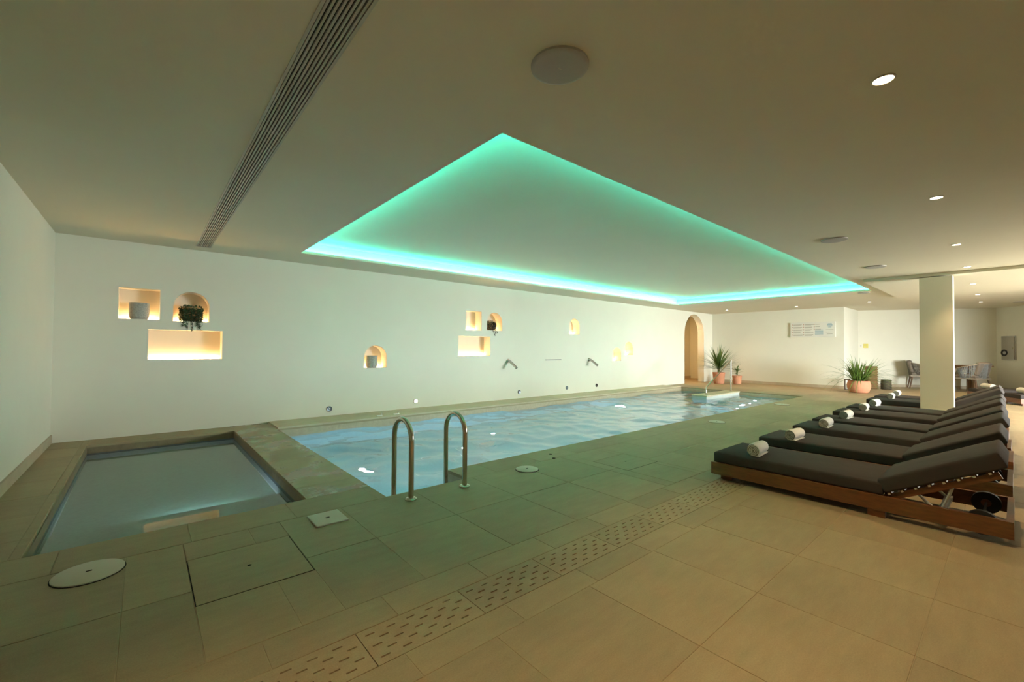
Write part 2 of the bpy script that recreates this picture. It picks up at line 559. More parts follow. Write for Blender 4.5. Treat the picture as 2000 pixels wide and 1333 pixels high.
for x, y, lb in ((3.95, 3.86, 'small black socket cap closest to the pool edge'), (3.835, 3.69, 'small black socket cap beside the round skimmer lid')):
    tag(MB().lathe([(0.022, 0), (0.022, 0.003), (0.015, 0.004), (0.004, 0.004)], 16, (x, y, 0.0004)).build('floor_socket', HATCHGAP), lb, 'socket')

# ------------------------------------------------------------------ pool basins
def basin_walls(mb, loop, z0, z1, inset=0.006):
    """walls of a clockwise or counter-clockwise rectilinear loop, moved a little into the pool"""
    n = len(loop)
    for i in range(n):
        p, q = loop[i], loop[(i+1) % n]
        mb.quad((p[0], p[1], z0), (q[0], q[1], z0), (q[0], q[1], z1), (p[0], p[1], z1))
e = 0.006
MAINLOOP = [(PX0+e, RY0+e), (RX1-e, RY0+e), (RX1-e, PY0+e), (PX1-e, PY0+e), (PX1-e, PY1-e), (PX0+e, PY1-e)]
PZ = -1.30
mb = MB(); basin_walls(mb, MAINLOOP, PZ, -0.20)
mb.quad((PX0, RY0, PZ), (PX1, RY0, PZ), (PX1, PY1, PZ), (PX0, PY1, PZ))
pool = struct(mb.build('pool_basin', BASIN), 'long rectangular swimming pool basin of pale blue mosaic')
mb = MB(); basin_walls(mb, MAINLOOP, -0.20, -0.03); mb.build('waterline_band', BANDS, pool)
# entry steps at the far end and the low wall beside them
DWX0, DWY0, DWY1 = 12.45, 5.86, 6.28
for k in range(5):
    x1 = PX1-0.01-k*0.55; x0 = x1-0.55
    MB().box(x0, PY0+0.01, PZ+0.001, x1, DWY0-0.001, -0.30-0.15*k).build('entry_step', BASIN, pool)
mb = MB(); mb.box(DWX0, DWY0, PZ+0.001, PX1-0.012, DWY1, -0.03); mb.build('step_wall', mat('step_wall_mosaic', (0.62, 0.66, 0.62), 0.45, var=0.08, scale=30), pool)
MB().box(DWX0-0.02, DWY0-0.02, -0.03, PX1-0.012, DWY1+0.02, 0.005).build('step_wall_coping', COPE, pool)
KLOOP = [(KX0+e, KY0+e), (KX1-e, KY0+e), (KX1-e, KY1-e), (KX0+e, KY1-e)]
KZ = -0.52
mb = MB(); basin_walls(mb, KLOOP, KZ, -0.24)
kpool = struct(mb.build('toddler_pool_basin', BASINK), 'small square toddler pool basin in the corner')
MB().quad((KX0, KY0, KZ), (KX1, KY0, KZ), (KX1, KY1, KZ), (KX0, KY1, KZ)).build('basin_floor', BASINF, kpool)
mb = MB(); basin_walls(mb, KLOOP, -0.24, -0.12); mb.build('waterline_band', BAND, kpool)
mb = MB(); basin_walls(mb, KLOOP, -0.12, -0.03); mb.build('stone_face', BANDW, kpool)
MB().box(KX0+0.008, KY0+0.008, KZ+0.001, KX1-0.008, KY0+0.50, -0.24).build('entry_step', BASINF, kpool)
MB().box(KX0+0.008, KY0+0.50, KZ+0.001, KX1-0.008, KY0+0.95, -0.38).build('entry_step', BASINF, kpool)

def water_grid(name, rects, z, step, amp, m, label, freq=1.3):
    bm = bmesh.new()
    cache = {}
    def vert(x, y):
        k = (round(x, 4), round(y, 4))
        if k not in cache:
            h = amp*noise.noise(Vector((x*freq, y*freq*1.35, 0.3)))
            h += amp*0.65*noise.noise(Vector((x*freq*2.6+7, y*freq*2.3, 2.1)))
            h += amp*0.16*noise.noise(Vector((x*freq*6.1+3, y*freq*5.2, 5.7)))
            cache[k] = bm.verts.new((x, y, z+h))
        return cache[k]
    for x0, y0, x1, y1 in rects:
        nx, ny = max(1, round((x1-x0)/step)), max(1, round((y1-y0)/step))
        for i in range(nx):
            for j in range(ny):
                xa, xb = x0+(x1-x0)*i/nx, x0+(x1-x0)*(i+1)/nx
                ya, yb = y0+(y1-y0)*j/ny, y0+(y1-y0)*(j+1)/ny
                bm.faces.new((vert(xa, ya), vert(xb, ya), vert(xb, yb), vert(xa, yb)))
    me = bpy.data.meshes.new(name); bm.to_mesh(me); bm.free()
    me.materials.append(m); me.shade_smooth()
    return tag(link(name, me), label, 'water', kind='stuff')
WZ = -0.12
water_grid('pool_water', [(RX0, RY0, RX1, PY0), (PX0, PY0, PX1-0.002, PY1)], WZ, 0.045, 0.036, WATER, 'rippled turquoise water filling the long swimming pool')
water_grid('toddler_pool_water', [(KX0, KY0, KX1, KY1)], -0.11, 0.3, 0.0005, WATERK, 'still green tinted water filling the small toddler pool')

def pool_lamp(x, y, z, r, m, label, group='underwater lamps', cat='lamp'):
    o = empty('underwater_lamp', (x, y, z)); tag(o, label, cat, group)
    MB().lathe([(r*1.35, 0.0), (r*1.35, 0.012), (r*1.02, 0.018)], 20).build('bezel', ALU, o, smooth=True)
    MB().lathe([(r, 0.006), (r, 0.02), (r*0.6, 0.028), (0.002, 0.03)], 20).build('lens', m, o, smooth=True)
    return o
for x, y, lb in ((2.44, 6.10, 'round underwater lamp shining at the ladder end of the pool'), (4.36, 6.43, 'round underwater lamp behind the right ladder hoop'),
                 (5.40, 6.81, 'round underwater lamp in the middle of the pool floor'), (10.5, 7.40, 'round underwater lamp farthest toward the arched doorway')):
    pool_lamp(x, y, PZ, 0.066 if x < 3 else 0.055, POOLLED, lb)
for k, x in enumerate((3.3, 6.0, 8.8, 11.4)):  # hidden lamps added in the near wall to brighten the pool
    o = pool_lamp(x, PY0+0.007, -0.62, 0.10, POOLLED, '%s added fill lamp under water, hidden in the near pool wall' % ('first', 'second', 'third', 'fourth')[k], 'added fill lamps under water')
    o.rotation_euler = (-PI/2, 0, 0)
ORD = ['topmost', 'second', 'third', 'fourth', 'lowest']
for k in range(5):
    pool_lamp(PX1-0.36-k*0.55, 5.10-0.045*k, -0.30-0.15*k, 0.04, STEPLED, 'small white step lamp on the %s underwater entry step' % ORD[k], 'entry step lamps')
o = empty('step_light_strip', (0.42, KY0+0.956, -0.46)); tag(o, 'white light strip under the toddler pool step', 'lamp')
MB().box(-0.36, 0, -0.012, 0.36, 0.006, 0.012).build('housing', ALU, o)
MB().box(-0.34, 0.006, -0.008, 0.34, 0.009, 0.008).build('diffuser', mat('strip_lens', (0.5, 0.5, 0.5), 0.5, emit=(0.66, 0.82, 1.0), estr=70), o)

# ------------------------------------------------------------------ walls
def arch_loop(xc, w_, z0, zt, n=14):
    r = w_/2
    pts = [(xc-r, z0), (xc+r, z0)]
    for k in range(n+1):
        a = PI*k/n
        pts.append((xc+r*math.cos(a), zt-r+r*math.sin(a)))
    return pts
def rect_loop(x0, x1, z0, z1): return [(x0, z0), (x1, z0), (x1, z1), (x0, z1)]
NICHES = [
    ('square', rect_loop(-0.305, 0.172, 1.75, 2.215)),
    ('arched', arch_loop(0.568, 0.468, 1.742, 2.214)),
    ('long', rect_loop(0.04, 0.985, 1.135, 1.60)),
    ('arched', arch_loop(3.633, 0.478, 0.925, 1.39)),
    ('square', rect_loop(5.87, 6.337, 1.785, 2.252)),
    ('arched', arch_loop(6.753, 0.49, 1.80, 2.254)),
    ('long', rect_loop(5.665, 6.615, 1.16, 1.635)),
    ('arched', arch_loop(9.794, 0.46, 1.79, 2.251)),
    ('arched', arch_loop(11.911, 0.45, 0.966, 1.407)),
    ('arched', arch_loop(12.578, 0.47, 1.15, 1.604)),
]
AX0, AX1, AZ = 16.38, 18.02, 2.80
ac, ar = (AX0+AX1)/2, (AX1-AX0)/2
arch_pts = [(AX1, 0)] + [(ac+ar*math.cos(PI*k/24), AZ-ar+ar*math.sin(PI*k/24)) for k in range(25)] + [(AX0, 0)]
mb = MB()
outer = [(XL, -0.02), (XL, H+0.02), (XS+0.1, H+0.02), (XS+0.1, -0.02), (AX1, -0.02)] + arch_pts + [(AX0, -0.02)]
mb.holed(outer, [n_[1] for n_ in NICHES], lambda u, v: (u, YB, v))
wall_back = struct(mb.build('wall_back', PLASTER), 'long cream plaster wall with glowing niches behind the pools')
ND = 0.27
NICHEP = mat('niche_plaster', (0.84, 0.78, 0.66), 0.85, spec=0.2)
for kind, lp in NICHES:
    mb = MB()
    n = len(lp)
    for i in range(n):
        p, q = lp[i], lp[(i+1) % n]
        mb.quad((p[0], YB, p[1]), (q[0], YB, q[1]), (q[0], YB+ND, q[1]), (p[0], YB+ND, p[1]))
    mb.quad(*[(u, YB+ND, v) for u, v in lp])
    nb = mb.build(kind+'_niche', NICHEP, wall_back)
    x0, x1, z0 = min(p[0] for p in lp), max(p[0] for p in lp), min(p[1] for p in lp)
    MB().box(x0+0.015, YB+ND-0.028, z0+0.002, x1-0.015, YB+ND-0.012, z0+0.012).build('led_strip', WARMLED, nb)
# reveal of the arched doorway and the passage behind it
mb = MB()
for p, q in zip(arch_pts, arch_pts[1:]):
    mb.quad((p[0], YB, p[1]), (q[0], YB, q[1]), (q[0], YB+0.26, q[1]), (p[0], YB+0.26, p[1]))
mb.build('arch_reveal', PLASTER, wall_back)
mb = MB()
px0, px1, py1 = 15.4, 19.8, 10.1
mb.quad((px0, py1, 0), (px1, py1, 0), (px1, py1, H), (px0, py1, H))
mb.quad((px0, YB+0.26, 0), (px0, py1, 0), (px0, py1, H), (px0, YB+0.26, H))
mb.quad((px1, YB+0.26, 0), (px1, py1, 0), (px1, py1, H), (px1, YB+0.26, H))
mb.quad((px0, YB+0.2, H), (px1, YB+0.2, H), (px1, py1, H), (px0, py1, H))
o2 = [(px0, -0.01), (px0, H), (px1, H), (px1, -0.01), (AX1, -0.01)] + arch_pts + [(AX0, -0.01)]
mb.holed(o2, [], lambda u, v: (u, YB+0.26, v))
struct(mb.build('wall_passage', PLASTER), 'warm lit passage behind the arched doorway')
struct(MB().box(px0, py1-0.018, 0, px1, py1-0.001, 0.11).build('baseboard_passage', SKIRT))

mb = MB(); mb.quad((XL, YF-0.2, -0.02), (XL, YB+0.02, -0.02), (XL, YB+0.02, H+0.02), (XL, YF-0.2, H+0.02))
struct(mb.build('wall_left', PLASTER), 'plain cream plaster wall at the left')
struct(MB().box(XL, YF, 0, XL+0.018, YB, 0.115).build('baseboard_left', SKIRT), 'stone skirting along the left wall')
mb = MB()
mb.box(XS, 3.95, -0.02, XS+0.2, YB+0.3, H+0.02)
struct(mb.build('wall_notice', PLASTER), 'cream wall with the notice board')
struct(MB().box(XS-0.018, 3.95, 0, XS, YB, 0.10).build('baseboard_notice', SKIRT))
P1, P2, P3, P4, P5 = (20.9, 3.95), (23.0, 0.45), (22.3, -0.18), (21.5, -0.90), (21.5, YF-0.2)
def wall_run(name, pts, label):
    mb = MB()
    for p, q in zip(pts, pts[1:]):
        mb.quad((p[0], p[1], -0.02), (q[0], q[1], -0.02), (q[0], q[1], H+0.02), (p[0], p[1], H+0.02))
    return struct(mb.build(name, PLASTER), label)
wall_run('wall_alcove', [(XS+0.2, 3.95), P1, P2], 'cream walls of the seating alcove')
wall_run('wall_right', [P2, P3, P4, P5], 'cream wall with the steel hose cabinet')
def skirt(name, p, q, h=0.1, t=0.018):
    p, q = Vector((*p, 0)), Vector((*q, 0))
    d = (q-p).normalized(); n_ = Vector((d.y, -d.x, 0))
    mb = MB()
    a, b = p+n_*t, q+n_*t
    mb.quad((a.x, a.y, 0), (b.x, b.y, 0), (b.x, b.y, h), (a.x, a.y, h))
    mb.quad((a.x, a.y, h), (b.x, b.y, h), (q.x, q.y, h), (p.x, p.y, h))
    struct(mb.build(name, SKIRT))
skirt('baseboard_alcove', P1, P2); skirt('baseboard_right', P2, P4)
# window wall behind the loungers, out of the picture
mb = MB()
mb.holed([(XL, -0.02), (XL, H+0.02), (24.0, H+0.02), (24.0, -0.02)], [rect_loop(WX0, WX1, 0.03, WZ1)], lambda u, v: (u, YF, v))
mb.holed([(XL, -0.02), (XL, H+0.02), (24.0, H+0.02), (24.0, -0.02)], [rect_loop(WX0, WX1, 0.03, WZ1)], lambda u, v: (u, YF-0.2, v))
for p, q in zip(rect_loop(WX0, WX1, 0.03, WZ1), rect_loop(WX0, WX1, 0.03, WZ1)[1:]+rect_loop(WX0, WX1, 0.03, WZ1)[:1]):
    mb.quad((p[0], YF, p[1]), (q[0], YF, q[1]), (q[0], YF-0.2, q[1]), (p[0], YF-0.2, p[1]))
struct(mb.build('wall_front', PLASTER), 'cream wall with the terrace window')
win = struct(MB().box(WX0, YF-0.12, 0.03, WX1, YF-0.06, 0.08).box(WX0, YF-0.12, WZ1-0.05, WX1, YF-0.06, WZ1).build('window_1', ALU), 'terrace window')
npan = 4
for k in range(npan+1):
    x = WX0+(WX1-WX0)*k/npan
    MB().box(x-0.02, YF-0.12, 0.08, x+0.02, YF-0.06, WZ1-0.05).build('mullion', ALU, win)
for k in range(npan):
    xa = WX0+(WX1-WX0)*k/npan+0.02; xb = WX0+(WX1-WX0)*(k+1)/npan-0.02
    MB().quad((xa, YF-0.09, 0.08), (xb, YF-0.09, 0.08), (xb, YF-0.09, WZ1-0.05), (xa, YF-0.09, WZ1-0.05)).build('pane', GLASS, win)
# terrace outside
struct(MB().box(-2, -14, -0.4, 26, YF-0.2, -0.05).build('ground_terrace', mat('terrace_paving', (0.5, 0.47, 0.42), 0.8, var=0.1)), 'terrace outside the window')

struct(MB().box(WX1+0.1, YF, 0, WX1+0.3, -4.0, H).build('wall_shade_pier', PLASTER), 'added unseen wall pier shading the alcove from the terrace window')  # unseen pier, added to hold window light off the alcove
# column
colm = tag(MB().box(11.90, 0.79, 0, 12.16, 1.265, 2.82).build('column', PLASTER), 'square cream plaster column standing among the sun loungers', 'column')

# ------------------------------------------------------------------ ceiling with light cove
CX0, CX1, CY0, CY1 = 1.94, 14.22, 2.40, 7.66
LIP, SET, UP = 0.045, 0.17, 3.12
VX0, VX1, VY0, VY1 = 0.588, 0.760, 0.8, 8.22
mb = MB()
rev = lambda l: l[::-1]
mb.holed([(XL-0.05, YF-0.2), (24.5, YF-0.2), (24.5, YB+0.05), (XL-0.05, YB+0.05)], [rect_loop(CX0, CX1, CY0, CY1), rect_loop(VX0, VX1, VY0, VY1)], lambda u, v: (u, v, H))
# lip edge
L4 = rect_loop(CX0, CX1, CY0, CY1)
S4 = rect_loop(CX0-SET, CX1+SET, CY0-SET, CY1+SET)
for i in range(4):
    p, q = L4[i], L4[(i+1) % 4]
    mb.quad((p[0], p[1], H), (q[0], q[1], H), (q[0], q[1], H+LIP), (p[0], p[1], H+LIP))
    s_, t_ = S4[i], S4[(i+1) % 4]
    mb.quad((p[0], p[1], H+LIP), (q[0], q[1], H+LIP), (t_[0], t_[1], H+LIP), (s_[0], s_[1], H+LIP))
    mb.quad((s_[0], s_[1], H+LIP), (t_[0], t_[1], H+LIP), (t_[0], t_[1], UP), (s_[0], s_[1], UP))
mb.quad(*[(x, y, UP) for x, y in S4])
ceiling = struct(mb.build('ceiling', CEIL), 'cream ceiling with a teal lit rectangular recess above the pool')
D = 0.12
for x0, y0, x1, y1 in ((CX0-D, CY0-D-0.012, CX1+D, CY0-D), (CX0-D, CY1+D, CX1+D, CY1+D+0.012), (CX0-D-0.012, CY0-D, CX0-D, CY1+D), (CX1+D, CY0-D, CX1+D+0.012, CY1+D)):
    MB().box(x0, y0, H+LIP+0.001, x1, y1, H+LIP+0.006).build('led_strip', TEAL, ceiling)
MB().box(11.90, YF, 2.84, 16.2, 2.15, H-0.001).build('bulkhead', CEIL, ceiling)
# roof slab (keeps the daylight out)
MB().box(XL-0.3, YF-0.4, 3.3, 24.8, 10.6, 3.4).build('roof_slab', CEIL, ceiling)

# linear air grille
vent = empty('air_grille', ((VX0+VX1)/2, (VY0+VY1)/2, H)); tag(vent, 'long narrow slatted air grille set in the ceiling', 'vent')
hw, hl = (VX1-VX0)/2, (VY1-VY0)/2
MB().box(-hw, -hl, 0.05, hw, hl, 0.08).build('duct', DARK, vent)
fr = MB()
fr.box(-hw-0.012, -hl-0.012, -0.004, -hw+0.004, hl+0.012, 0.05); fr.box(hw-0.004, -hl-0.012, -0.004, hw+0.012, hl+0.012, 0.05)
fr.box(-hw, -hl-0.012, -0.004, hw, -hl+0.004, 0.05); fr.box(-hw, hl-0.004, -0.004, hw, hl+0.012, 0.05)
fr.build('frame', mat('vent_aluminium', (0.55, 0.53, 0.47), 0.5), vent)
ns_ = 8
for k in range(ns_):
    x = -hw+0.004 + (2*hw-0.008)*(k+0.5)/ns_
    MB().box(x-0.0058, -hl, -0.002, x+0.0058, hl, 0.012).build('slat', MATS['vent_aluminium'], vent)
for y in (-1.0, 1.9):
    MB().box(-hw, y-0.01, 0.004, hw, y+0.01, 0.02).build('cross_bar', MATS['vent_aluminium'], vent)

# ceiling loudspeakers
for x, y, z, r, lb in ((1.71, 1.615, H, 0.158, 'large round grey ceiling loudspeaker nearest the camera'), (7.32, 1.64, H, 0.155, 'second round ceiling loudspeaker counted from the camera'),
                       (10.22, 1.67, H, 0.155, 'third round ceiling loudspeaker, just short of the column'), (14.55, 2.62, H, 0.13, 'small round ceiling loudspeaker beyond the light recess'),
                       (20.5, -0.10, H, 0.16, 'round ceiling loudspeaker above the hose cabinet corner')):
    o = empty('ceiling_loudspeaker', (x, y, z)); tag(o, lb, 'loudspeaker', 'ceiling loudspeakers')
    MB().lathe([(r, 0.0), (r, -0.012), (r-0.006, -0.016), (r-0.02, -0.017)], 40).build('rim', SPKGREY, o, smooth=True)
    MB().lathe([(r-0.012, -0.010), (r-0.02, -0.0172), (0.002, -0.019)], 40).build('grille', SPKGREY, o, smooth=True)
    MB().box(-0.012, -0.003, -0.0205, 0.012, 0.003, -0.018).build('badge', WHITEPL, o)

# downlights
DL = [(3.197, 0.48, H, 'recessed downlight nearest the camera above the first lounger'), (6.07, 0.51, H, 'recessed downlight, second in the row above the loungers'),
      (8.95, 0.55, H, 'recessed downlight, third in the row above the loungers'), (11.45, 0.57, H, 'recessed downlight, fourth in the row, before the column'),
      (13.85, 0.605, 2.84, 'recessed downlight in the bulkhead right of the column'), (17.2, 0.665, H, 'recessed downlight, sixth in the row, past the bulkhead'),
      (19.8, 0.70, H, 'recessed downlight at the far end of the row near the alcove'), (17.2, 7.29, H, 'recessed downlight in front of the palm by the arch'),
      (17.48, 5.03, H, 'recessed downlight in front of the notice board'), (0.33, 0.46, H, 'recessed downlight overhead, the only one above the near floor drain'),
      (17.4, 3.0, H, 'recessed downlight in front of the big potted plant')]
for i, (x, y, z, lb) in enumerate(DL):
    o = empty('downlight', (x, y, z)); tag(o, lb, 'downlight', 'recessed ceiling downlights')
    r = 0.045
    MB().lathe([(r+0.012, 0.0), (r+0.012, -0.004), (r+0.004, -0.007), (r, -0.003)], 24).build('trim_ring', WHITEPL, o, smooth=True)
    MB().lathe([(r, -0.001), (r, -0.0045), (0.002, -0.0045)], 24).build('lens', LENS, o)
    ld = bpy.data.lights.new('downlight_beam', 'SPOT')
    ld.energy = SPOT*(0.4 if i == 3 else 0.8 if i in (5, 6) else 0.55 if i in (7, 8, 10) else 1.0)
    ld.color = (1.0, 0.66, 0.34)
    ld.spot_size = math.radians(84); ld.spot_blend = 0.8
    ld.shadow_soft_size = 0.05
    lo = bpy.data.objects.new('downlight_beam', ld); C.objects.link(lo); lo.parent = o
    lo.location = (0, 0, -0.03)
# lamp in the passage
o = empty('passage_lamp', (17.3, 9.5, H)); tag(o, 'round ceiling lamp in the passage behind the arch', 'lamp')
MB().lathe([(0.13, 0), (0.13, -0.03), (0.11, -0.04)], 24).build('housing', WHITEPL, o)
MB().lathe([(0.11, -0.035), (0.10, -0.045), (0.002, -0.05)], 24).build('diffuser', mat('passage_diffuser', (0.8, 0.8, 0.8), 0.5, emit=(1.0, 0.56, 0.22), estr=260), o)

# ------------------------------------------------------------------ things on the niche wall
def stone_pot(x, z, r, h, label):
    o = tag(MB().lathe([(r*0.80, 0.0), (r*0.90, h*0.05), (r*0.98, h*0.2), (r, h*0.45), (r, h), (r-0.018, h), (r-0.022, h*0.35), (0.004, h*0.3)], 32, (0, 0, 0)).build('stoneware_pot', POTGREY, smooth=True), label, 'pot', 'grey stoneware pots in niches')
    o.location = (x, YB+0.125, z)
stone_pot(-0.07, 1.7502, 0.120, 0.250, 'speckled grey stoneware pot in the square niche at far left')
stone_pot(3.60, 0.9252, 0.115, 0.25, 'speckled grey stoneware pot in the low single arched niche')
def hanging_plant(x, z, r, h, potm, leafm, label, drop, n, spread):
    o = empty('trailing_plant', (x, YB+0.138, z)); tag(o, label, 'plant', 'trailing plants in niches')
    MB().lathe([(r*0.72, 0), (r*0.9, h*0.1), (r, h*0.4), (r, h), (r-0.012, h), (r-0.015, h*0.8), (0.003, h*0.8)], 24).build('pot', potm, o, smooth=True)
    mb = MB(); rs = random.Random(int(x*100))
    def leaf(c, s):
        a, b = rs.uniform(0, 2*PI), rs.uniform(-0.9, 0.9)
        d = Vector((math.cos(a)*math.cos(b), math.sin(a)*math.cos(b), math.sin(b)))*s
        t = d.orthogonal().normalized()*s*0.33
        t.rotate(Matrix.Rotation(rs.uniform(0, PI), 3, d.normalized()))
        c = Vector(c)
        mb.quad(c, c+d*0.5+t, c+d, c+d*0.5-t)
    for k in range(n):
        a = rs.uniform(0, 2*PI); rr = r*1.15*math.sqrt(rs.random())
        leaf((rr*math.cos(a), max(rr*math.sin(a), -0.132), h*rs.uniform(0.55, 1.12)), rs.uniform(0.02, 0.045))
    for k in range(n*2):
        a = rs.uniform(PI*1.0, PI*2.0)
        leaf((r*1.1*math.cos(a), max(r*1.12*math.sin(a), -0.136), h*rs.uniform(0.0, 0.9)), rs.uniform(0.02, 0.04))
    for s in range(spread):
        xx = rs.uniform(-r*0.9, r*0.95); ln = drop*rs.uniform(0.45, 1.0)
        pts = [(xx, -0.128, h*0.9), (xx*1.02, -0.148, h*0.5), (xx*1.03+rs.uniform(-.01, .01), -0.152, 0.0), (xx+rs.uniform(-.03, .03), -0.154, -ln*0.5), (xx+rs.uniform(-.04, .04), -0.155, -ln)]
        mb.tube(pts, 0.0022, 4)
        for q in range(int(ln/0.012)+10):
            t = rs.random()*4; i = min(3, int(t)); f_ = t-i
            p = Vector(pts[i]).lerp(Vector(pts[i+1]), f_)
            leaf(p, rs.uniform(0.014, 0.03))
    fo = mb.build('foliage', leafm, o); fo['kind'] = 'stuff'
hanging_plant(0.57, 1.7422, 0.13, 0.235, POTTAN, LEAFD, 'dense dark green trailing plant in the left arched niche', 0.17, 420, 12)
hanging_plant(6.71, 1.8002, 0.12, 0.225, POTTAN, LEAFP, 'purplish trailing plant in the right arched niche', 0.16, 260, 4)

def wall_jet(x, z, label, lit=False, dark=False):
    o = empty('wall_fitting', (x, YB, z)); tag(o, label, 'fitting', 'round fittings low on the wall')
    o.rotation_euler = (PI/2, 0, 0)
    if lit:
        MB().lathe([(0.055, 0), (0.055, 0.008), (0.045, 0.011)], 24).build('bezel', WHITEPL, o, smooth=True)
        MB().lathe([(0.045, 0.002), (0.043, 0.012), (0.002, 0.014)], 24).build('lens', WALLLED, o)
    else:
        MB().lathe([(0.052, 0), (0.052, 0.010), (0.044, 0.016), (0.032, 0.014)], 24).build('ring', mat('dark_steel', (0.22, 0.25, 0.29), 0.35, 0.8) if not dark else RUBBER, o, smooth=True)
        MB().lathe([(0.032, 0.004), (0.030, 0.010), (0.002, 0.010)], 20).build('grille', RUBBER if not dark else STEEL, o)
        MB().lathe([(0.012, 0.008), (0.012, 0.018), (0.004, 0.020)], 14).build('nozzle', CHROME, o, smooth=True)
wall_jet(2.722, 0.16, 'round steel jet fitting nearest the toddler pool')
wall_jet(4.559, 0.172, 'small round lit wall lamp above the pool kerb', lit=True)
wall_jet(7.595, 0.192, 'round steel jet fitting below the left spout')
wall_jet(9.462, 0.200, 'small pale round fitting below the waterfall slot', lit=False)
wall_jet(10.841, 0.206, 'dark round jet fitting below the right spout', dark=True)
def spout(x, label):
    o = empty('water_spout', (x, YB, 1.0)); tag(o, label, 'spout', 'steel water spouts')
    MB().tube([(0, 0, 0.02), (0, -0.012, 0.02)], 0.055, 20).build('wall_plate', CHROME, o, smooth=True)
    MB().tube([(0, -0.005, 0.02), (0, -0.08, 0.01), (0, -0.20, -0.06), (0, -0.34, -0.15)], 0.034, 14).build('pipe', STEEL, o, smooth=True)
spout(7.20, 'angled steel water spout left of the waterfall slot')
spout(10.46, 'angled steel water spout right of the waterfall slot')
sl = empty('waterfall_blade', (8.89, YB, 1.03)); tag(sl, 'thin horizontal steel waterfall slot between the two spouts', 'waterfall blade')
MB().box(-0.32, -0.02, -0.012, 0.32, 0, 0.0).box(-0.32, -0.03, 0.008, 0.32, 0, 0.014).build('lip', STEEL, sl)
MB().box(-0.315, -0.012, 0.0, 0.315, -0.001, 0.008).build('slot', RUBBER, sl)
for x, lb in ((3.48, 'small white lane hook on the kerb, left one'), (3.83, 'small white lane hook on the kerb, right one')):
    o = empty('lane_hook', (x, 8.0, 0.026)); tag(o, lb, 'hook', 'lane hooks')
    MB().box(-0.06, -0.025, 0, 0.05, 0.025, 0.012).build('plate', ALU, o)
    MB().tube([(0.03, 0, 0.01), (0.03, 0, 0.04), (0.05, 0, 0.05)], 0.012, 8).build('peg', WHITEPL, o)

# ------------------------------------------------------------------ pool ladder
lad = empty('pool_ladder', (2.10, 3.66, 0)); tag(lad, 'stainless steel pool ladder with two hoop handrails', 'ladder')
for x in (-0.285, 0.285):
    r0 = 0.172; yc, zc = 0.0, 0.515
    path = [(x, -r0, 0.0), (x, -r0, 0.25), (x, -r0, zc)]
    path += [(x, yc-r0*math.cos(PI*k/16), zc+r0*math.sin(PI*k/16)) for k in range(1, 16)]
    path += [(x, r0, zc), (x, r0, 0.1), (x, r0, -0.5), (x, r0, -1.05)]
    MB().tube(path, 0.0235, 16).build('handrail', CHROME, lad, smooth=True)
    MB().lathe([(0.052, 0.0), (0.052, 0.008), (0.042, 0.018), (0.026, 0.022)], 28, (x, -r0, 0)).build('flange', CHROME, lad, smooth=True)
for k in range(3):
    z = -0.35-0.27*k
    MB().box(-0.285, 0.172-0.03, z-0.012, 0.285, 0.172+0.045, z+0.012).build('tread', CHROME, lad)

# handrail on the step wall
hr = empty('step_handrail', (12.86, 6.06, 0.0055)); tag(hr, 'slender steel handrail sloping up beside the pool entry steps', 'handrail')
MB().tube([(0, 0, 0), (0, 0, 0.20), (0.06, 0, 0.245), (1.66, 0, 0.965), (1.705, 0, 0.985)], 0.019, 12).build('rail', CHROME, hr, smooth=True)
MB().tube([(1.715, 0, 0), (1.715, 0, 0.995)], 0.021, 12).build('post', CHROME, hr, smooth=True)
for x in (0, 1.715):
    MB().lathe([(0.045, 0), (0.045, 0.008), (0.024, 0.015)], 20, (x, 0, 0)).build('flange', CHROME, hr, smooth=True)

